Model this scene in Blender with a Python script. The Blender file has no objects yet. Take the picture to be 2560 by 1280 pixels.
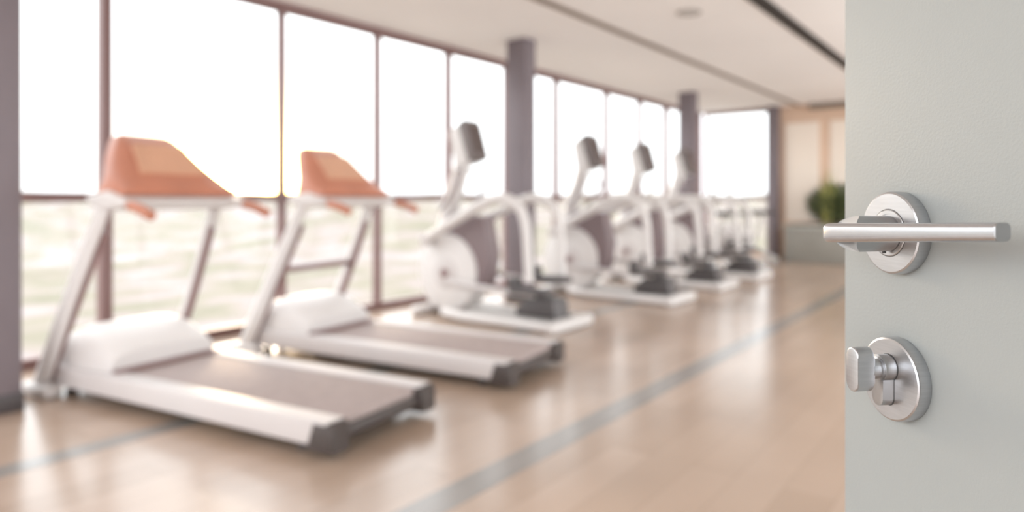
import bpy, bmesh, math, random
from mathutils import Vector, Matrix
random.seed(7)
sc = bpy.context.scene
COL = sc.collection
PI = math.pi

# ------------------------------------------------------------------ dimensions (metres)
EYE = 1.15                      # camera height
F = 1700.0                      # focal length in pixels of a 2560 wide frame
TH = math.atan(1280 / 1700)     # camera yaw against the window wall
WALL_Y = 5.36                   # window wall
END_X = 13.6                    # far end wall
BACK_X = -3.2
RIGHT_Y = -0.66
CEIL = 2.91

# ------------------------------------------------------------------ materials
MATS = {}
def mat(name, col, rough=0.5, metal=0.0, spec=0.5, noise=0.0, nscale=8.0, bump=0.0, bscale=200.0, coat=0.0, stretch=None):
    if name in MATS: return MATS[name]
    m = bpy.data.materials.new(name); m.use_nodes = True
    nt = m.node_tree; b = nt.nodes['Principled BSDF']
    b.inputs['Base Color'].default_value = (*col, 1)
    b.inputs['Roughness'].default_value = rough
    b.inputs['Metallic'].default_value = metal
    b.inputs['Specular IOR Level'].default_value = spec
    b.inputs['Coat Weight'].default_value = coat
    b.inputs['Coat Roughness'].default_value = 0.08
    tc = nt.nodes.new('ShaderNodeTexCoord')
    mp = nt.nodes.new('ShaderNodeMapping')
    if stretch: mp.inputs['Scale'].default_value = stretch
    nt.links.new(tc.outputs['Object'], mp.inputs['Vector'])
    if noise > 0:
        n = nt.nodes.new('ShaderNodeTexNoise'); n.inputs['Scale'].default_value = nscale
        n.inputs['Detail'].default_value = 3
        nt.links.new(mp.outputs['Vector'], n.inputs['Vector'])
        r = nt.nodes.new('ShaderNodeValToRGB')
        r.color_ramp.elements[0].position = 0.3; r.color_ramp.elements[1].position = 0.7
        r.color_ramp.elements[0].color = (*[c * (1 - noise) for c in col], 1)
        r.color_ramp.elements[1].color = (*[min(1, c * (1 + noise)) for c in col], 1)
        nt.links.new(n.outputs['Fac'], r.inputs['Fac'])
        nt.links.new(r.outputs['Color'], b.inputs['Base Color'])
    if bump > 0:
        n = nt.nodes.new('ShaderNodeTexNoise'); n.inputs['Scale'].default_value = bscale
        n.inputs['Detail'].default_value = 2
        nt.links.new(mp.outputs['Vector'], n.inputs['Vector'])
        bp = nt.nodes.new('ShaderNodeBump'); bp.inputs['Strength'].default_value = bump
        bp.inputs['Distance'].default_value = 0.001
        nt.links.new(n.outputs['Fac'], bp.inputs['Height'])
        nt.links.new(bp.outputs['Normal'], b.inputs['Normal'])
    MATS[name] = m
    return m

def floor_material():
    m = bpy.data.materials.new('floor_wood'); m.use_nodes = True
    nt = m.node_tree; b = nt.nodes['Principled BSDF']
    tc = nt.nodes.new('ShaderNodeTexCoord')
    br = nt.nodes.new('ShaderNodeTexBrick')
    br.inputs['Scale'].default_value = 1.0
    br.inputs['Brick Width'].default_value = 1.4
    br.inputs['Row Height'].default_value = 0.19
    br.inputs['Mortar Size'].default_value = 0.002
    br.inputs['Color1'].default_value = (0.365, 0.262, 0.192, 1)
    br.inputs['Color2'].default_value = (0.425, 0.312, 0.238, 1)
    br.inputs['Mortar'].default_value = (0.32, 0.23, 0.17, 1)
    nt.links.new(tc.outputs['Object'], br.inputs['Vector'])
    n = nt.nodes.new('ShaderNodeTexNoise'); n.inputs['Scale'].default_value = 1.1; n.inputs['Detail'].default_value = 2
    nt.links.new(tc.outputs['Object'], n.inputs['Vector'])
    mx = nt.nodes.new('ShaderNodeMixRGB'); mx.blend_type = 'MULTIPLY'; mx.inputs['Fac'].default_value = 0.35
    nt.links.new(br.outputs['Color'], mx.inputs['Color1']); nt.links.new(n.outputs['Fac'], mx.inputs['Color2'])
    g = nt.nodes.new('ShaderNodeHueSaturation'); g.inputs['Value'].default_value = 1.2; g.inputs['Saturation'].default_value = 0.95
    nt.links.new(mx.outputs['Color'], g.inputs['Color'])
    nt.links.new(g.outputs['Color'], b.inputs['Base Color'])
    b.inputs['Roughness'].default_value = 0.22
    b.inputs['Specular IOR Level'].default_value = 0.6
    return m

def terrain_material():
    m = bpy.data.materials.new('hazy_landscape'); m.use_nodes = True
    nt = m.node_tree; b = nt.nodes['Principled BSDF']
    tc = nt.nodes.new('ShaderNodeTexCoord')
    n = nt.nodes.new('ShaderNodeTexNoise'); n.inputs['Scale'].default_value = 0.14; n.inputs['Detail'].default_value = 5
    n.inputs['Roughness'].default_value = 0.65
    nt.links.new(tc.outputs['Object'], n.inputs['Vector'])
    r = nt.nodes.new('ShaderNodeValToRGB')
    e = r.color_ramp.elements
    e[0].position = 0.33; e[0].color = (0.125, 0.122, 0.092, 1)
    e[1].position = 0.68; e[1].color = (0.22, 0.215, 0.212, 1)
    x = e.new(0.46); x.color = (0.165, 0.148, 0.12, 1)
    x = e.new(0.56); x.color = (0.195, 0.165, 0.158, 1)
    nt.links.new(n.outputs['Fac'], r.inputs['Fac'])
    nt.links.new(r.outputs['Color'], b.inputs['Base Color'])
    b.inputs['Roughness'].default_value = 0.95
    b.inputs['Specular IOR Level'].default_value = 0.0
    return m

def glass_material():
    m = bpy.data.materials.new('window_glass'); m.use_nodes = True
    nt = m.node_tree; nt.nodes.clear()
    o = nt.nodes.new('ShaderNodeOutputMaterial')
    t = nt.nodes.new('ShaderNodeBsdfTransparent'); t.inputs['Color'].default_value = (0.97, 0.98, 0.97, 1)
    g = nt.nodes.new('ShaderNodeBsdfGlossy'); g.inputs['Roughness'].default_value = 0.02
    lw = nt.nodes.new('ShaderNodeLayerWeight'); lw.inputs['Blend'].default_value = 0.5
    pw = nt.nodes.new('ShaderNodeMath'); pw.operation = 'POWER'; pw.inputs[1].default_value = 5
    sc_ = nt.nodes.new('ShaderNodeMath'); sc_.operation = 'MULTIPLY_ADD'; sc_.inputs[1].default_value = 0.35; sc_.inputs[2].default_value = 0.02
    nt.links.new(lw.outputs['Facing'], pw.inputs[0]); nt.links.new(pw.outputs[0], sc_.inputs[0])
    mx = nt.nodes.new('ShaderNodeMixShader')
    nt.links.new(sc_.outputs[0], mx.inputs['Fac'])
    nt.links.new(t.outputs[0], mx.inputs[1]); nt.links.new(g.outputs[0], mx.inputs[2])
    nt.links.new(mx.outputs[0], o.inputs['Surface'])
    return m

M_FLOOR = floor_material(); M_TERRAIN = terrain_material(); M_GLASS = glass_material()
M_CEIL = mat('ceiling_cream', (0.885, 0.87, 0.86), 0.8, noise=0.03, nscale=0.6)
M_WALL = mat('wall_cream', (0.80, 0.76, 0.71), 0.8)
M_HALL = mat('hall_grey', (0.20, 0.195, 0.19), 0.8)
M_TAN = mat('tan_panelling', (0.72, 0.52, 0.385), 0.5, noise=0.06, nscale=1.5)
M_CREAMPANEL = mat('cream_panel', (0.86, 0.76, 0.66), 0.5)
M_FRAME = mat('window_frame_brown', (0.20, 0.115, 0.108), 0.45, noise=0.05, nscale=3)
M_COLUMN = mat('column_grey', (0.175, 0.145, 0.158), 0.55, noise=0.05, nscale=3)
M_BASEDARK = mat('column_base_dark', (0.07, 0.06, 0.062), 0.5)
M_SLOTBROWN = mat('slot_brown', (0.22, 0.175, 0.14), 0.6)
M_SLOTDARK = mat('slot_dark', (0.02, 0.016, 0.014), 0.6)
M_STRIP = mat('floor_strip_grey', (0.235, 0.212, 0.192), 0.22, spec=0.6, noise=0.06, nscale=4)
M_SILVER = mat('machine_pale_grey', (0.55, 0.512, 0.50), 0.5, noise=0.02, nscale=3)
M_WHITE = mat('machine_white', (0.64, 0.61, 0.595), 0.45, noise=0.02, nscale=3)
M_BELT = mat('belt_taupe', (0.35, 0.285, 0.268), 0.75, noise=0.06, nscale=14)
M_ENDCAP = mat('endcap_dark', (0.055, 0.042, 0.038), 0.45)
M_CONSOLE = mat('console_flare_orange', (0.50, 0.20, 0.125), 0.45, noise=0.08, nscale=5)  # orange of the sun flare put into the colour; the plastic is dark grey
M_CONSOLE_FACE = mat('console_face_flare', (0.62, 0.34, 0.22), 0.3, noise=0.05, nscale=5)  # flare warmth put into the display colour as well
M_DARK = mat('machine_dark', (0.08, 0.07, 0.07), 0.45)
M_CONSOLE_DARK = mat('console_grey_brown', (0.15, 0.125, 0.12), 0.45)
M_MAUVE = mat('housing_mauve_grey', (0.20, 0.15, 0.155), 0.45)
M_GREYFRAME = mat('machine_mid_grey', (0.52, 0.50, 0.48), 0.4)
M_SCREEN = mat('screen_glass', (0.10, 0.075, 0.07), 0.25)
M_DOOR = mat('door_paint', (0.335, 0.358, 0.354), 0.42, spec=0.35, bump=0.15, bscale=520, noise=0.008, nscale=30)
M_DOOREDGE = mat('door_edge', (0.72, 0.725, 0.70), 0.5)
M_STEEL = mat('brushed_steel', (0.56, 0.57, 0.59), 0.30, metal=1.0, noise=0.05, nscale=60, stretch=(1, 1, 14), bump=0.05, bscale=900)
M_STEEL2 = mat('satin_steel', (0.58, 0.60, 0.635), 0.26, metal=1.0, noise=0.03, nscale=90, stretch=(0.3, 4, 4))
M_STEELDARK = mat('satin_steel_cylinder', (0.47, 0.475, 0.485), 0.33, metal=1.0, noise=0.05, nscale=60)
M_GAP = mat('shadow_gap', (0.05, 0.05, 0.05), 0.6)
M_LEAF = mat('leaf_green', (0.10, 0.12, 0.05), 0.5, noise=0.35, nscale=6)
M_LEAFY = mat('leaf_yellow_green', (0.34, 0.33, 0.09), 0.5, noise=0.25, nscale=6)
M_PLANTER = mat('planter_grey', (0.27, 0.255, 0.225), 0.6, noise=0.06, nscale=3)
M_PLANTERTOP = mat('planter_rim_grey', (0.42, 0.42, 0.38), 0.6)
M_SOIL = mat('soil', (0.05, 0.035, 0.025), 0.9, noise=0.3, nscale=30)
M_LAMP = mat('lamp_trim', (0.42, 0.39, 0.36), 0.5)

# ------------------------------------------------------------------ mesh helpers
def tag(o, label=None, cat=None, group=None, kind=None):
    if label: o['label'] = label
    if cat: o['category'] = cat
    if group: o['group'] = group
    if kind: o['kind'] = kind
    return o

def obj(name, bm, m, parent=None, smooth=35, loc=(0, 0, 0)):
    me = bpy.data.meshes.new(name)
    bmesh.ops.recalc_face_normals(bm, faces=bm.faces)
    bm.to_mesh(me); bm.free()
    ms = m if isinstance(m, (list, tuple)) else [m]
    for k in ms: me.materials.append(k)
    if smooth:
        me.shade_smooth(); me.set_sharp_from_angle(angle=math.radians(smooth))
    o = bpy.data.objects.new(name, me); COL.objects.link(o)
    o.location = loc
    if parent: o.parent = parent
    return o

def empty(name, loc, rz=0):
    o = bpy.data.objects.new(name, None); COL.objects.link(o)
    o.empty_display_size = 0.1
    o.location = loc; o.rotation_euler = (0, 0, rz)
    return o

def box(bm, x0, x1, y0, y1, z0, z1, bev=0.0, seg=2):
    vs = [bm.verts.new((x, y, z)) for x in (x0, x1) for y in (y0, y1) for z in (z0, z1)]
    idx = [(0, 1, 3, 2), (4, 6, 7, 5), (0, 4, 5, 1), (2, 3, 7, 6), (0, 2, 6, 4), (1, 5, 7, 3)]
    fs = [bm.faces.new([vs[i] for i in f]) for f in idx]
    if bev > 0:
        es = list({e for f in fs for e in f.edges})
        bmesh.ops.bevel(bm, geom=es, offset=bev, segments=seg, profile=0.5, affect='EDGES')
    return bm

def B(*a, **k):
    return box(bmesh.new(), *a, **k)

def prism(bm, pts, axis, a, b, bev=0.0, seg=2):
    """closed outline pts (u, v) pushed along axis from a to b; axis x: (u,v)=(y,z); y: (x,z); z: (x,y)"""
    def P(u, v, t):
        return (t, u, v) if axis == 'x' else (u, t, v) if axis == 'y' else (u, v, t)
    A = [bm.verts.new(P(u, v, a)) for u, v in pts]
    Bv = [bm.verts.new(P(u, v, b)) for u, v in pts]
    n = len(pts)
    fa = bm.faces.new(A); fb = bm.faces.new(Bv[::-1])
    for i in range(n):
        bm.faces.new((A[i], A[(i + 1) % n], Bv[(i + 1) % n], Bv[i]))
    if bev > 0:
        es = list(fa.edges) + list(fb.edges)
        bmesh.ops.bevel(bm, geom=es, offset=bev, segments=seg, profile=0.5, affect='EDGES')
    return bm

def catmull(pts, n=8):
    pts = [Vector(p) for p in pts]
    if len(pts) < 3: return pts
    out = []
    P = [pts[0] * 2 - pts[1]] + pts + [pts[-1] * 2 - pts[-2]]
    for i in range(1, len(P) - 2):
        p0, p1, p2, p3 = P[i - 1:i + 3]
        for k in range(n):
            t = k / n
            out.append(0.5 * ((2 * p1) + (p2 - p0) * t + (2 * p0 - 5 * p1 + 4 * p2 - p3) * t * t + (3 * p1 - p0 - 3 * p2 + p3) * t ** 3))
    out.append(pts[-1])
    return out

def tube(bm, pts, r, seg=14, smooth=True, flat=1.0):
    """swept round (or, with flat, elliptic) bar with closed ends; r a number or one per point"""
    P = catmull(pts) if smooth else [Vector(p) for p in pts]
    n = len(P)
    if isinstance(r, (list, tuple)):
        R = []
        for i in range(n):
            t = i / (n - 1) * (len(r) - 1); k = min(int(t), len(r) - 2)
            R.append(r[k] + (r[k + 1] - r[k]) * (t - k))
    else: R = [r] * n
    up = Vector((1, 0, 0)) if abs((P[1] - P[0]).normalized().x) < 0.9 else Vector((0, 0, 1))
    rings = []
    for i in range(n):
        d = (P[min(i + 1, n - 1)] - P[max(i - 1, 0)]).normalized()
        s = (up - d * up.dot(d)).normalized(); u = d.cross(s)
        up = s
        rings.append([bm.verts.new(P[i] + (s * math.cos(2 * PI * k / seg) * R[i] * flat + u * math.sin(2 * PI * k / seg) * R[i])) for k in range(seg)])
    for i in range(n - 1):
        for k in range(seg):
            bm.faces.new((rings[i][k], rings[i][(k + 1) % seg], rings[i + 1][(k + 1) % seg], rings[i + 1][k]))
    bm.faces.new(rings[0][::-1]); bm.faces.new(rings[-1])
    return bm

def T(*a, **k):
    return tube(bmesh.new(), *a, **k)

def lathe(bm, prof, c, axis='x', seg=40):
    """profile (radius, along axis) turned about an axis through c"""
    rings = []
    for r, t in prof:
        ring = []
        for k in range(seg):
            a = 2 * PI * k / seg; ca, sa = r * math.cos(a), r * math.sin(a)
            p = (t, ca, sa) if axis == 'x' else (ca, t, sa) if axis == 'y' else (ca, sa, t)
            ring.append(bm.verts.new((c[0] + p[0], c[1] + p[1], c[2] + p[2])))
        rings.append(ring)
    for i in range(len(rings) - 1):
        for k in range(seg):
            bm.faces.new((rings[i][k], rings[i][(k + 1) % seg], rings[i + 1][(k + 1) % seg], rings[i + 1][k]))
    bm.faces.new(rings[0][::-1]); bm.faces.new(rings[-1])
    return bm

def disc(c, r, h, axis='x', bev=0.01, seg=40):
    return lathe(bmesh.new(), [(r - bev, -h / 2), (r - bev * .3, -h / 2 + bev * .3), (r, -h / 2 + bev), (r, h / 2 - bev), (r - bev * .3, h / 2 - bev * .3), (r - bev, h / 2)], c, axis, seg)

def children(o):
    return [c for c in bpy.data.objects if c.parent == o]

def copy_tree(o, parent=None):
    c = o.copy(); COL.objects.link(c); c.parent = parent
    for ch in children(o): copy_tree(ch, c)
    return c

# ------------------------------------------------------------------ the room
def struct(name, bm, m, label=None, parent=None, smooth=0):
    o = obj(name, bm, m, parent, smooth)
    if parent is None:
        tag(o, label, None, None, 'structure')
    return o

struct('floor', B(BACK_X, END_X + .2, RIGHT_Y - 1.5, WALL_Y + .12, -.12, 0), M_FLOOR, 'warm tan wooden gym floor with a soft sheen')
struct('ceiling', B(BACK_X, END_X + .2, RIGHT_Y - 1.5, WALL_Y + .12, CEIL, CEIL + .15), M_CEIL, 'flat cream ceiling sloping away above the gym')
# inlaid floor strips and ceiling slots run parallel to the windows
struct('trim_1', B(BACK_X, END_X, 1.69, 1.84, 0, .0015), M_STRIP, 'grey strip inlaid in the open floor nearest the door')
struct('trim_2', B(BACK_X, END_X, 3.36, 3.50, 0, .0015), M_STRIP, 'grey strip inlaid in the floor passing under the treadmills')
struct('trim_3', B(BACK_X, END_X - .05, 3.375, 3.465, CEIL - .012, CEIL), M_SLOTBROWN, 'narrow brown slot in the ceiling nearest the windows')
struct('trim_4', B(BACK_X, END_X - .05, 1.81, 1.95, CEIL - .012, CEIL), M_SLOTDARK, 'black slot in the ceiling nearest the door')
# right wall with the doorway the camera has come through (hinge at x = -0.12)
bm = bmesh.new()
box(bm, -.06, .70, RIGHT_Y - .12, RIGHT_Y, 0, CEIL)
box(bm, BACK_X, -1.02, RIGHT_Y - .12, RIGHT_Y, 0, CEIL)
box(bm, -1.02, -.06, RIGHT_Y - .12, RIGHT_Y, 2.14, CEIL)
struct('wall_right', bm, M_WALL, 'cream wall holding the open doorway')

bm = bmesh.new()  # unseen hallway, added so the door hardware reflects something dark
box(bm, -1.9, .55, -2.35, -2.25, 0, CEIL)
box(bm, -2.0, -1.9, -2.35, RIGHT_Y - .12, 0, CEIL)
box(bm, .55, .65, -2.35, RIGHT_Y - .12, 0, CEIL)
box(bm, -2.0, .65, -2.35, RIGHT_Y - .12, CEIL, CEIL + .1)
box(bm, -2.0, .65, -2.35, RIGHT_Y - .12 - .78, -.12, 0)
struct('wall_hall_unseen', bm, M_HALL, 'unseen grey hallway walls added behind the open doorway to darken the steel reflections')

# far end wall: tan panelling, a window beside the corner
bm = bmesh.new()
box(bm, END_X, END_X + .15, RIGHT_Y, 3.98, 0, CEIL)
box(bm, END_X, END_X + .15, 3.98, WALL_Y + .1, 0, .06)
struct('wall_end', bm, M_TAN, 'tan panelled wall at the far end of the gym')
struct('trim_5', B(END_X - .03, END_X, 3.05, 3.66, .70, 2.58, .006), M_CREAMPANEL, 'wide cream panel on the tan end wall')
struct('trim_6', B(END_X - .03, END_X, 2.30, 2.86, .70, 2.58, .006), M_CREAMPANEL, 'cream panel on the tan end wall beside the open door')
struct('trim_7', B(END_X - .16, END_X, RIGHT_Y, 3.20, CEIL - .10, CEIL, .004), M_SLOTBROWN, 'brown soffit edge along the top of the end wall')

# windows: each bay a window with its frame, mullions, transom and panes
def window(name, axis, a, b, mull, label, thick=0.075, d=WALL_Y):
    """axis 'x': runs along x at y = d; axis 'y': runs along y at x = d"""
    def bx(bm, u0, u1, v0, v1, z0, z1, bev=.004):
        if axis == 'x': return box(bm, u0, u1, d + v0, d + v1, z0, z1, bev)
        return box(bm, d + v0, d + v1, u0, u1, z0, z1, bev)
    bm = bmesh.new()
    bx(bm, a, b, -.04, .06, CEIL - .075, CEIL)
    bx(bm, a, b, -.05, .06, 0, .07)
    bx(bm, a, a + thick / 2, -.04, .06, .07, CEIL - .075)
    bx(bm, b - thick / 2, b, -.04, .06, .07, CEIL - .075)
    w = struct(name, bm, M_FRAME, label)
    bm = bmesh.new(); bx(bm, a + thick / 2, b - thick / 2, -.035, .05, EYE - .03, EYE + .04)
    obj('transom', bm, M_FRAME, w, 0)
    edges = [a + thick / 2] + [m for m in mull] + [b - thick / 2]
    for m in mull:
        bm = bmesh.new(); bx(bm, m - .024, m + .024, -.038, .055, .07, CEIL - .075)
        obj('mullion', bm, M_FRAME, w, 0)
    for i in range(len(edges) - 1):
        u0, u1 = edges[i] + (.024 if i else 0), edges[i + 1] - (.024 if i < len(edges) - 2 else 0)
        for z0, z1 in ((.07, EYE - .02), (EYE + .035, CEIL - .075)):
            bm = bmesh.new(); bx(bm, u0, u1, .004, .010, z0, z1, 0)
            obj('pane', bm, M_GLASS, w, 0)
    return w
window('window_1', 'x', BACK_X, 2.18, [-1.6, -.4, .8], 'tall brown framed window bay beside the leftmost column')
window('window_2', 'x', 2.18, 7.03, [3.66, 4.80, 5.89], 'tall brown framed window bay behind the treadmills')
window('window_3', 'x', 7.03, 11.92, [8.17, 9.64, 10.83], 'tall brown framed window bay behind the row of cross trainers')
window('window_4', 'x', 11.92, END_X, [12.9], 'narrow brown framed window bay ending at the far corner')
window('window_5', 'y', 3.98, WALL_Y - .08, [], 'single tall window in the far end wall', d=END_X + .06)

window('fill_window', 'x', .70, END_X, [3.0, 5.2, 7.4, 9.6, 11.8], 'unseen long glazed side added to let fill light into the gym, beyond the doorway', d=RIGHT_Y - .08)  # unseen glazing added to bring more sky light into the room

# columns
def column(x1, y0, w, dpt, label):
    bm = B(x1 - w, x1, y0, y0 + dpt, 0, CEIL, .012)
    c = struct('column', bm, M_COLUMN, label, smooth=35)
    obj('base', B(x1 - w - .008, x1 + .008, y0 - .008, y0 + dpt + .008, 0, .10, .004), M_BASEDARK, c)
    return c
column(1.35, 4.34, .26, .30, 'square mauve grey column at the left edge of the view')
column(6.22, 4.35, .19, .27, 'square grey column behind the nearest cross trainer')
column(10.95, 4.35, .19, .27, 'square grey column beyond the row of cross trainers')
column(END_X - .02, 3.76, .17, .20, 'dark grey pillar between the end window and the tan wall')

# round fitting in the ceiling
dl = empty('ceiling_downlight', (6.15, 2.53, CEIL))
tag(dl, 'small round unlit grey fitting in the cream ceiling', 'ceiling light')
obj('trim_ring', lathe(bmesh.new(), [(.115, 0), (.115, -.012), (.10, -.018), (.085, -.012), (.085, 0)], (0, 0, 0), 'z', 32), M_LAMP, dl)
obj('diffuser', lathe(bmesh.new(), [(.083, 0), (.083, -.008), (.04, -.010)], (0, 0, 0), 'z', 32), M_GREYFRAME, dl)

# ground outside, far below the windows
bm = bmesh.new()
N = 64
def hill(x, y):
    r = math.hypot(x, y)
    return -5.5 + 1.8 * math.sin(x * .055) * math.sin(y * .06) * min(1, max(0, r - 18) / 60) + 6.7 * min(1.1, max(0, (r - 70) / 200)) ** 1.05
g = [[bm.verts.new((-190 + 8.5 * i, -2 + 5.0 * j, hill(-190 + 8.5 * i, -2 + 5.0 * j))) for j in range(N)] for i in range(N)]
for i in range(N - 1):
    for j in range(N - 1):
        bm.faces.new((g[i][j], g[i + 1][j], g[i + 1][j + 1], g[i][j + 1]))
tag(obj('hillside_ground', bm, M_TERRAIN, None, 60), 'pale hazy ground outside below the windows', None, None, 'structure')

# ------------------------------------------------------------------ the open door in the foreground
A = math.radians(81)
RX, RZ = Vector((math.sin(TH), -math.cos(TH), 0)), Vector((math.cos(TH), math.sin(TH), 0))   # camera right and forward, flat
def cam(X, Z): return RX * X + RZ * Z
t_dir = cam(math.sin(PI / 2 - A), -math.cos(PI / 2 - A))       # from the latch edge towards the hinge
e = cam(.2432, .4980)                                           # foot of the latch edge
door = struct('door_1', B(0, .90, 0, .042, .008, 2.09, .0012, 1), M_DOOR, 'pale grey painted door standing open at right, with steel lever and lock')
door['category'] = 'door'
door.location = (e.x, e.y, 0)
door.rotation_euler = (0, 0, math.atan2(t_dir.y, t_dir.x))
LX = .0578                     # backset of the handle
HZ, KZ = 1.1275, 1.0331        # heights of lever rose and lock rose

def rounded_rect(w, h, r, n=6):
    out = []
    for cx, cy, a0 in ((w / 2 - r, h / 2 - r, 0), (-w / 2 + r, h / 2 - r, 90), (-w / 2 + r, -h / 2 + r, 180), (w / 2 - r, -h / 2 + r, 270)):
        for k in range(n + 1):
            a = math.radians(a0 + 90 * k / n); out.append((cx + r * math.cos(a), cy + r * math.sin(a)))
    return out

def loft(bm, rings):
    R = [[bm.verts.new(p) for p in ring] for ring in rings]
    n = len(R[0])
    for i in range(len(R) - 1):
        for k in range(n):
            bm.faces.new((R[i][k], R[i][(k + 1) % n], R[i + 1][(k + 1) % n], R[i + 1][k]))
    bm.faces.new(R[0][::-1]); bm.faces.new(R[-1])
    return bm

# lever: a bar of softly square section that thins towards its free end (local y is into the door)
def lever_bar():
    rings = []
    l0, l1 = -.0222, .1163
    for q in range(30):
        # rounded root end, then straight
        if q < 9:
            a = math.radians(90 * q / 8); dl = .0095 * (1 - math.sin(a)); l = l0 + .0095 * (1 - math.cos(a)); k = max(.02, math.sin(a))
        else:
            l = l0 + .0095 + (l1 - l0 - .0095) * (q - 8) / 21; k = 1
        t = (l - l0) / (l1 - l0)
        h = .0128 + (.0092 - .0128) * t
        d = .0105 + (.0090 - .0105) * t
        zc = HZ - .0008 + (.0072) * t
        yf = -.0450                                         # front plane of the bar
        yc = yf + d / 2
        hh = h * (.38 + .62 * k); dd = d * max(.04, k)
        yy = yf + d - dd / 2 if q < 9 else yc
        rings.append([(LX + l, yy + v, zc + u) for u, v in rounded_rect(hh, dd, min(hh, dd) * .38)])
    bm = bmesh.new(); loft(bm, rings)
    return bm
lev = obj('door_handle', lever_bar(), M_STEEL2, door, 40)
lev['label'] = 'straight satin steel lever'
# grey end face of the lever, a hair proud of the bar
rr = rounded_rect(.0090, .0088, .0026)
bm = bmesh.new()
loft(bm, [[(LX + .1160, -.0405 + v, HZ + .0064 + u) for u, v in rr], [(LX + .1166, -.0405 + v, HZ + .0064 + u) for u, v in rr],
          [(LX + .1168, -.0405 + v * .95, HZ + .0064 + u * .95) for u, v in rr]])
obj('end_cap', bm, M_STEELDARK, lev, 30)
# neck: round bar whose end is cut to a saddle behind the lever
bm = bmesh.new()
seg = 40; rings = []
for q in range(12):
    ring = []
    for k in range(seg):
        a = 2 * PI * k / seg; ca, sa = math.cos(a), math.sin(a)
        r = .0115
        yend = -.0360 - .0035 * (1 - ca * ca * .0) + .0085 * sa * sa * sa * sa
        f = q / 11
        ring.append((LX + r * ca, -.0085 + (yend + .0085) * f, HZ - .0005 + r * sa))
    rings.append(ring)
loft(bm, rings)
obj('neck', bm, M_STEELDARK, lev, 40)
rose_prof = [(.0262, 0), (.0266, -.0010), (.0266, -.0074), (.0262, -.0084), (.0252, -.0090), (.0155, -.0090)]
obj('rose', lathe(bmesh.new(), rose_prof, (LX, 0, HZ), 'y', 72), M_STEEL, lev, 30)
obj('gap_ring', lathe(bmesh.new(), [(.0155, -.0088), (.0155, -.00903), (.0150, -.00903), (.0150, -.0088)], (LX, 0, HZ), 'y', 60), M_GAP, lev, 30)
obj('bearing_ring', lathe(bmesh.new(), [(.0149, -.0080), (.0149, -.0092), (.0145, -.0095), (.0122, -.0095), (.0122, -.0080)], (LX, 0, HZ), 'y', 60), M_STEEL, lev, 30)
obj('grub_screw', lathe(bmesh.new(), [(.0012, 0), (.0012, -.0010), (.0009, -.0012)], (LX + .0003, -.0125, HZ - .0118), 'z', 16), M_GAP, lev, 30)

lock = obj('door_lock', lathe(bmesh.new(), rose_prof, (LX, 0, KZ), 'y', 72), M_STEEL, door, 30)
lock['label'] = 'round steel lock plate with thumb turn'
# keyhole-profile cylinder
def keyhole(r, w, zt, zb, g=0.0):
    r += g; w += 2 * g
    pts = []
    a0 = math.asin((w / 2) / r)
    for k in range(29):
        a = -PI / 2 + a0 + (2 * PI - 2 * a0) * k / 28
        pts.append((r * math.cos(a), zt + r * math.sin(a)))
    for k in range(13):
        a = PI - 0 + PI * k / 12
        pts.append((w / 2 * math.cos(a), zb + w / 2 + w / 2 * math.sin(a) - g))
    return pts
def off(pts): return [(LX + u, KZ + v) for u, v in pts]
obj('cylinder_gap', prism(bmesh.new(), off(keyhole(.0085, .0100, .0075, -.0166, .0004)), 'y', -.0085, -.00905), M_GAP, lock, 30)
cyl = obj('cylinder', prism(bmesh.new(), off(keyhole(.0085, .0100, .0075, -.0166)), 'y', -.0085, -.0170, .0004), M_STEELDARK, lock, 30)
obj('thumb_turn_stem', lathe(bmesh.new(), [(.0074, -.0168), (.0074, -.0174), (.0062, -.0178), (.0062, -.0186), (.0066, -.0190), (.0066, -.0240)], (LX, 0, KZ + .0072), 'y', 40), M_STEEL, lock, 30)
st = []
for k in range(17):
    a = PI * k / 16; st.append((.0060 * math.cos(a), .0082 + .0060 * math.sin(a)))
for k in range(17):
    a = PI + PI * k / 16; st.append((.0060 * math.cos(a), -.0082 + .0060 * math.sin(a)))
obj('thumb_turn', prism(bmesh.new(), [(LX + u, KZ + .0072 + v) for u, v in st], 'y', -.0232, -.0350, .0010, 3), M_STEEL, lock, 40)

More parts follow.
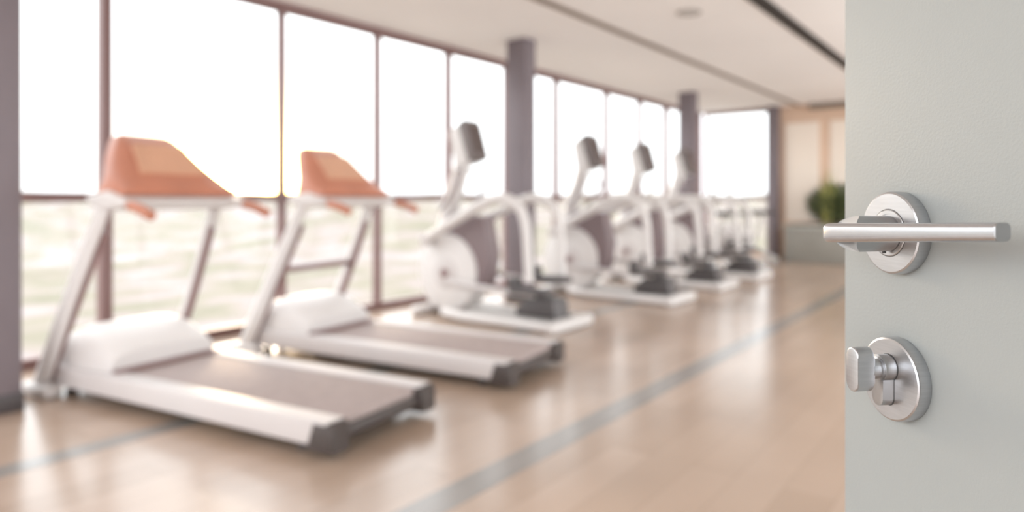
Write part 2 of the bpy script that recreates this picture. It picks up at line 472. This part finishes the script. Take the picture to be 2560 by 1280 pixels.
# ------------------------------------------------------------------ treadmills (local: y towards the window, x to the runner's right, origin under the tail)
def make_treadmill(crossbar):
    r = empty('treadmill', (0, 0, 0))
    W = .39
    for s in (-1, 1):
        x0, x1 = (-W, -W + .115) if s < 0 else (W - .115, W)
        pts = [(.06, .055), (.0, .17), (2.18, .175), (2.24, .15), (2.24, .06)]
        side = obj('side_rail', prism(bmesh.new(), pts, 'x', x0, x1, .012, 3), M_SILVER, r)
        obj('end_cap', prism(bmesh.new(), [(-.03, .035), (-.03, .145), (-.014, .163), (.085, .163), (.13, .03)], 'x', x0 - .004, x1 + .004, .014, 3), M_ENDCAP, side)
    obj('belt', B(-W + .116, W - .116, .02, 1.95, .10, .165, .02, 3), M_BELT, r)
    obj('tail_bar', B(-W + .112, W - .112, -.01, .07, .065, .125, .015), M_ENDCAP, r)
    obj('under_frame', B(-W + .05, W - .05, .12, 2.2, .045, .10, .01), M_ENDCAP, r)
    for s in (-1, 1):
        obj('foot', lathe(bmesh.new(), [(.03, 0), (.034, .006), (.034, .02), (.02, .028), (.02, .055)], (s * .30, .22, 0), 'z', 20), M_DARK, r)
        obj('foot', lathe(bmesh.new(), [(.03, 0), (.034, .006), (.034, .02), (.02, .028), (.02, .055)], (s * .30, 2.1, 0), 'z', 20), M_DARK, r)
    # domed motor cover
    rings = []
    for q in range(13):
        t = q / 12
        y = 1.66 + .66 * t
        h = .175 + .225 * max(0.0, math.sin(PI * min(1, .12 + t * .80))) ** .8
        wd = .33 + .03 * math.sin(PI * t)
        ring = [(-wd, y, .17)]
        for k in range(17):
            a = PI - PI * k / 16
            ring.append((wd * math.copysign(abs(math.cos(a)) ** .45, math.cos(a)), y, .17 + (h - .17) * math.sin(a) ** .55 + .002))
        ring.append((wd, y, .17))
        rings.append(ring)
    bm = bmesh.new(); loft(bm, rings)
    obj('motor_cover', bm, M_WHITE, r, 50)
    obj('vent_trim', B(-.33, .33, 1.60, 1.70, .166, .186, .008), M_FRAME, r)
    # uprights lean back towards the runner
    for s in (-1, 1):
        up = obj('upright', tube(bmesh.new(), [(s * .425, 2.22, .02), (s * .405, 1.98, .50), (s * .37, 1.74, .98), (s * .355, 1.66, 1.14)], [.062, .055, .05, .045], 16, True, .55), M_WHITE, r)
        obj('upright_foot', B(s * .425 - .05, s * .425 + .05, 2.05, 2.32, 0, .07, .018, 3), M_WHITE, up)
        obj('inner_trim', tube(bmesh.new(), [(s * .400, 2.15, .10), (s * .382, 1.93, .50), (s * .347, 1.70, .96)], [.034, .032, .03], 12, True, .4), M_FRAME, up)
    # pale console tray
    tray = obj('console_tray', prism(bmesh.new(), [(1.45, 1.10), (1.43, 1.14), (1.62, 1.19), (1.80, 1.16), (1.78, 1.11), (1.62, 1.08)], 'x', -.40, .40, .02, 3), M_WHITE, r, 40)
    # hooded dark console: section leaning to the window, arched top edge
    rings = []
    n = 26
    for q in range(n + 1):
        x = -.36 + .72 * q / n
        a = abs(x) / .36
        top = 1.215 + .32 * (1 - max(0, (a - .42) / .58) ** 1.3)
        H = top - 1.165
        ring = [(x, 1.50, 1.165), (x, 1.485, 1.20), (x, 1.52 + .40 * H, 1.18 + .55 * H), (x, 1.58 + .72 * H, 1.165 + H * .97),
                (x, 1.60 + .76 * H, 1.165 + H), (x, 1.66 + .76 * H, 1.165 + H * .97), (x, 1.72 + .42 * H, 1.17 + H * .5), (x, 1.73, 1.17)]
        rings.append(ring)
    bm = bmesh.new(); loft(bm, rings)
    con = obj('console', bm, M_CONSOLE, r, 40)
    # display set into the sloping face
    bm = bmesh.new()
    d0, d1 = Vector((0, 1.575, 1.285)), Vector((0, 1.745, 1.46))
    nrm = (d1 - d0).cross(Vector((1, 0, 0))).normalized()
    if nrm.y > 0: nrm = -nrm
    q = []
    for x, p in ((-.22, d0), (.22, d0), (.16, d1), (-.16, d1)):
        q.append(p + Vector((x, 0, 0)))
    lo = [bm.verts.new(p + nrm * .012) for p in q]; hi = [bm.verts.new(p - nrm * .02) for p in q]
    bm.faces.new(lo); bm.faces.new(hi[::-1])
    for i in range(4): bm.faces.new((lo[i], lo[(i + 1) % 4], hi[(i + 1) % 4], hi[i]))
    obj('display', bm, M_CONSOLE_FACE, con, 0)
    for s in (-1, 1):
        hd = obj('handrail', tube(bmesh.new(), [(s * .36, 1.66, 1.11), (s * .37, 1.52, 1.12), (s * .38, 1.36, 1.10), (s * .38, 1.24, 1.06)], .022, 14), M_SILVER, r)
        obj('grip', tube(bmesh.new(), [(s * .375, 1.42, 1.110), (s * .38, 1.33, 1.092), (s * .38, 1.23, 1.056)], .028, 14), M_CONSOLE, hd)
    if crossbar:
        obj('cross_bar', tube(bmesh.new(), [(-.395, 1.92, .62), (.395, 1.92, .62)], .024, 14, False), M_FRAME, r)
    return r

t1 = make_treadmill(False)
t1.location = (2.26, 2.475, 0); t1.rotation_euler = (0, 0, math.radians(8.5))
tag(t1, 'pale grey treadmill nearest the camera, beside the leftmost column', 'treadmill', 'treadmills facing the windows')
t2 = make_treadmill(True)
t2.location = (3.59, 2.51, 0); t2.rotation_euler = (0, 0, math.radians(8.5))
tag(t2, 'pale grey treadmill between the nearest treadmill and the first cross trainer', 'treadmill', 'treadmills facing the windows')

# ------------------------------------------------------------------ cross trainers
def make_cross_trainer():
    r = empty('cross_trainer', (0, 0, 0))
    for s in (-1, 1):
        obj('base_rail', tube(bmesh.new(), [(s * .28, -.06, .05), (s * .28, .3, .05), (s * .28, .9, .05), (s * .24, 1.22, .06)], .048, 14, True, 1.0), M_WHITE, r)
    obj('rear_stabilizer', B(-.34, .34, -.10, 0, .0, .10, .03, 3), M_WHITE, r)
    obj('front_stabilizer', B(-.32, .32, 1.50, 1.60, 0, .09, .03, 3), M_WHITE, r)
    obj('spine', prism(bmesh.new(), [(-.02, .03), (-.02, .09), (1.5, .13), (1.58, .03)], 'x', -.06, .06, .012), M_GREYFRAME, r)
    fw = obj('flywheel_cover', disc((0, 1.30, .42), .39, .26, 'x', .05, 48), M_WHITE, r)
    for s in (-1, 1):
        obj('hub', disc((s * .135, 1.30, .42), .045, .05, 'x', .01, 24), M_FRAME, fw)
        obj('crank_plate', disc((s * .125, 1.30, .42), .15, .03, 'x', .012, 36), M_SILVER, fw)
    obj('drive_housing', prism(bmesh.new(), [(.78, .62), (.86, .98), (1.30, 1.00), (1.46, .80), (1.30, .60), (1.0, .30), (.84, .30)], 'x', -.10, .10, .03, 3), M_MAUVE, r)
    m = obj('mast', tube(bmesh.new(), [(0, 1.42, .80), (0, 1.33, 1.10), (0, 1.20, 1.45), (0, 1.15, 1.72)], [.095, .09, .085, .06], 16, True, .9), M_WHITE, r)
    con = obj('console', prism(bmesh.new(), [(.94, 1.53), (1.03, 1.50), (1.17, 1.87), (1.10, 1.91), (1.05, 1.88)], 'x', -.11, .11, .018, 3), M_CONSOLE_DARK, r)
    bm = bmesh.new()
    prism(bm, [(.951, 1.58), (.966, 1.58), (1.046, 1.85), (1.031, 1.85)], 'x', -.085, .085)
    obj('screen', bm, M_SCREEN, con)
    obj('console_shell', prism(bmesh.new(), [(1.03, 1.48), (1.22, 1.46), (1.29, 1.80), (1.17, 1.88)], 'x', -.095, .095, .02, 3), M_WHITE, con)
    for s in (-1, 1):
        obj('handlebar', tube(bmesh.new(), [(0, 1.20, 1.42), (s * .16, 1.12, 1.40), (s * .22, 1.08, 1.30), (s * .22, 1.20, 1.12), (s * .2, 1.30, 1.04)], .018, 12), M_MAUVE, r)
        arm = obj('swing_arm', tube(bmesh.new(), [(s * .20, 1.50, .74), (s * .24, 1.05, .95), (s * .26, .62, 1.13), (s * .27, .38, 1.12), (s * .27, .24, .95), (s * .26, .20, .42)], [.045, .05, .052, .05, .045, .04], 14), M_WHITE, r)
        obj('pivot_cap', disc((s * .20, 1.48, .74), .06, .10, 'x', .012, 24), M_SILVER, arm)
        z = .30 if s < 0 else .38
        ped = obj('pedal', B(s * .16 - .075, s * .16 + .075, .06, .46, z, z + .06, .02, 3), M_DARK, r)
        obj('pedal_lip', B(s * .16 - .075, s * .16 + .075, .40, .47, z + .05, z + .14, .015, 2), M_DARK, ped)
        obj('pedal_link', tube(bmesh.new(), [(s * .18, .20, z), (s * .17, .70, z + .01), (s * .15, 1.25, .42 + s * .08)], .028, 12), M_SILVER, r)
    obj('rear_shroud', prism(bmesh.new(), [(.02, .09), (.05, .26), (.30, .28), (.46, .16), (.46, .09)], 'x', -.12, .12, .02, 3), M_DARK, r)
    return r
ct = make_cross_trainer()
spots = [(5.05, 3.22, 'white cross trainer standing nearest the treadmills'),
         (7.05, 3.05, 'white cross trainer just beyond the middle column'),
         (8.50, 3.05, 'white cross trainer third from the treadmills'),
         (9.80, 3.00, 'white cross trainer last in the row, before the far column')]
for i, (x, y, lab) in enumerate(spots):
    o = ct if i == 0 else copy_tree(ct)
    o.location = (x, y, 0)
    tag(o, lab, 'cross trainer', 'cross trainers along the windows')

# ------------------------------------------------------------------ exercise bikes at the far end
def make_bike():
    r = empty('exercise_bike', (0, 0, 0))
    obj('rear_foot', B(-.26, .26, -.04, .04, 0, .07, .02), M_GREYFRAME, r)
    obj('front_foot', B(-.26, .26, .98, 1.06, 0, .07, .02), M_GREYFRAME, r)
    fr = obj('frame', tube(bmesh.new(), [(0, 0, .05), (0, .40, .22), (0, .75, .30), (0, 1.02, .05)], .045, 14), M_GREYFRAME, r)
    obj('seat_post', tube(bmesh.new(), [(0, .42, .22), (0, .30, .60), (0, .24, .86)], .035, 12), M_GREYFRAME, r)
    obj('seat', prism(bmesh.new(), [(-.12, .06), (-.11, .30), (-.03, .44), (.03, .44), (.11, .30), (.12, .06), (0, .02)], 'z', .85, .93, .025, 3), M_DARK, r)
    fw = obj('flywheel_cover', disc((0, .78, .38), .27, .14, 'x', .03, 40), M_SILVER, r)
    for s in (-1, 1):
        cr = obj('crank', tube(bmesh.new(), [(s * .09, .55, .34), (s * .10, .55 + s * .12, .34 - s * .12)], .018, 10, False), M_GREYFRAME, r)
        obj('pedal', B(s * .17 - .05, s * .17 + .05, .51 + s * .12, .61 + s * .12, .325 - s * .12, .355 - s * .12, .008), M_DARK, cr)
    obj('bottom_bracket', disc((0, .55, .34), .055, .20, 'x', .01, 24), M_DARK, r)
    obj('handle_post', tube(bmesh.new(), [(0, .74, .32), (0, .82, .80), (0, .78, 1.12)], .036, 12), M_GREYFRAME, r)
    hb = obj('handlebar', tube(bmesh.new(), [(-.24, .50, 1.17), (-.22, .70, 1.13), (0, .78, 1.12), (.22, .70, 1.13), (.24, .50, 1.17)], .022, 12), M_DARK, r)
    obj('console', B(-.12, .12, .79, .83, 1.13, 1.27, .012), M_DARK, r)
    return r
bk = make_bike()
for i, (x, y, lab) in enumerate([(11.30, 3.80, 'grey exercise bike beside the far column'),
                                 (12.00, 3.65, 'grey exercise bike between two others at the far end'),
                                 (12.70, 3.60, 'grey exercise bike nearest the end wall')]):
    o = bk if i == 0 else copy_tree(bk)
    o.location = (x, y, 0); o.rotation_euler = (0, 0, math.radians(6))
    tag(o, lab, 'exercise bike', 'exercise bikes at the far end')

# ------------------------------------------------------------------ planter with shrub against the end wall
pl = empty('potted_shrub', (13.10, 2.85, 0))
tag(pl, 'dark green shrub in a long grey planter box against the tan end wall', 'plant')
bm = bmesh.new()
box(bm, -.30, .30, -.75, .62, 0, .60, .015)
obj('planter', bm, M_PLANTER, pl)
obj('rim', B(-.32, .32, -.77, .64, .60, .66, .012), M_PLANTERTOP, pl)
obj('soil', B(-.27, .27, -.72, .59, .655, .668), M_SOIL, pl, 0)
def leaf(bm, p, d, L, w):
    d = d.normalized(); s = d.cross(Vector((0, 0, 1)))
    if s.length < .01: s = Vector((1, 0, 0))
    s = s.normalized() * w; n = s.cross(d).normalized()
    pts = [p, p + d * L * .35 + s + n * w * .3, p + d * L, p + d * L * .35 - s + n * w * .3, p + d * L * .4 - n * w * .2]
    v = [bm.verts.new(x) for x in pts]
    bm.faces.new((v[0], v[1], v[4])); bm.faces.new((v[1], v[2], v[4])); bm.faces.new((v[2], v[3], v[4])); bm.faces.new((v[3], v[0], v[4]))
bm = bmesh.new()
for k in range(900):
    while True:
        q = Vector((random.uniform(-1, 1), random.uniform(-1, 1), random.uniform(-1, 1)))
        if q.length < 1: break
    p = Vector((q.x * .24, -.18 + q.y * .46, 1.0 + q.z * .33))
    leaf(bm, p, Vector((q.x, q.y, .4 + random.uniform(-.5, .9))), random.uniform(.10, .18), random.uniform(.025, .045))
obj('foliage', bm, M_LEAF, pl, 0)
bm = bmesh.new()
for k in range(16):
    a = random.uniform(0, 2 * PI); rr_ = random.uniform(0, .12)
    leaf(bm, Vector((-.16 + rr_ * .5 * math.cos(a), -.08 + rr_ * math.sin(a), .66)), Vector((random.uniform(-.12, .05), random.uniform(-.14, .14), 1)), random.uniform(.7, 1.15), .035)
obj('upright_leaves', bm, M_LEAFY, pl, 0)
bm = bmesh.new()
for k in range(7):
    tube(bm, [(random.uniform(-.1, .1), -.18 + random.uniform(-.3, .3), .66), (random.uniform(-.1, .1), -.18 + random.uniform(-.3, .3), 1.05)], .012, 8, False)
obj('stems', bm, M_SOIL, pl)

# ------------------------------------------------------------------ light: bright overcast sky and a low warm sun behind the glass
w = bpy.data.worlds.new('sky'); sc.world = w; w.use_nodes = True
nt = w.node_tree; bg = nt.nodes['Background']
sun_az = math.atan2(-680, 1700)          # to the left of the view axis
sd = cam(math.sin(sun_az), math.cos(sun_az)); sd = Vector((sd.x, sd.y, .035)).normalized()
tc = nt.nodes.new('ShaderNodeTexCoord')
dp = nt.nodes.new('ShaderNodeVectorMath'); dp.operation = 'DOT_PRODUCT'
nt.links.new(tc.outputs['Generated'], dp.inputs[0]); dp.inputs[1].default_value = sd
# overcast: brighter overhead than at the horizon, brighter again on the open side behind the camera
sx = nt.nodes.new('ShaderNodeSeparateXYZ'); nt.links.new(tc.outputs['Generated'], sx.inputs[0])
def math_node(op, a, b=None):
    n = nt.nodes.new('ShaderNodeMath'); n.operation = op
    for k, v in enumerate((a, b)):
        if v is None: continue
        if isinstance(v, (int, float)): n.inputs[k].default_value = v
        else: nt.links.new(v, n.inputs[k])
    return n.outputs[0]
zen = math_node('MULTIPLY', math_node('MAXIMUM', sx.outputs['Z'], 0.0), 1.0)
side = math_node('MULTIPLY', math_node('MAXIMUM', math_node('MULTIPLY', sx.outputs['Y'], -1.0), 0.0), 0.55)
back = math_node('MULTIPLY', math_node('MAXIMUM', math_node('MULTIPLY', sx.outputs['X'], -1.0), 0.0), 0.45)
lum = math_node('ADD', math_node('ADD', math_node('ADD', zen, side), back), 0.62)
glow = math_node('MULTIPLY', math_node('POWER', math_node('MAXIMUM', dp.outputs['Value'], 0.0), 400.0), 16.0)
def tint(v, col):
    n = nt.nodes.new('ShaderNodeVectorMath'); n.operation = 'SCALE'
    n.inputs[0].default_value = col; nt.links.new(v, n.inputs['Scale'])
    return n.outputs[0]
ad = nt.nodes.new('ShaderNodeVectorMath'); ad.operation = 'ADD'
nt.links.new(tint(lum, (0.965, 0.985, 1.02)), ad.inputs[0]); nt.links.new(tint(glow, (1.0, 0.55, 0.12)), ad.inputs[1])
nt.links.new(ad.outputs[0], bg.inputs['Color'])
bg.inputs['Strength'].default_value = 1.0
su = bpy.data.lights.new('sun', 'SUN'); su.energy = 0.28; su.color = (1.0, .82, .66); su.angle = math.radians(12)
so = bpy.data.objects.new('sun', su); COL.objects.link(so)
so.rotation_euler = (-Vector((sd.x, sd.y, .16))).to_track_quat('-Z', 'Y').to_euler()

# ------------------------------------------------------------------ camera
cd = bpy.data.cameras.new('camera'); co = bpy.data.objects.new('camera', cd); COL.objects.link(co)
co.location = (0, 0, EYE)
co.rotation_euler = (PI / 2, 0, TH - PI / 2)
cd.sensor_width = 36; cd.lens = F / 2560 * 36
cd.shift_y = -145 / 2560
cd.clip_start = 0.02; cd.clip_end = 800
cd.dof.use_dof = True
cd.dof.focus_distance = 0.39
cd.dof.aperture_fstop = (cd.lens / 1000) / (26 * 0.39 / F)
cd.dof.aperture_blades = 0
sc.camera = co

sc.view_settings.view_transform = 'Standard'
sc.view_settings.look = 'None'
sc.view_settings.gamma = 1
sc.view_settings.use_curve_mapping = False
sc.view_settings.exposure = 2.0
sc.cycles.use_denoising = True
sc.cycles.max_bounces = 10
sc.cycles.diffuse_bounces = 5
sc.cycles.sample_clamp_indirect = 8
sc.cycles.caustics_reflective = False
sc.cycles.caustics_refractive = False
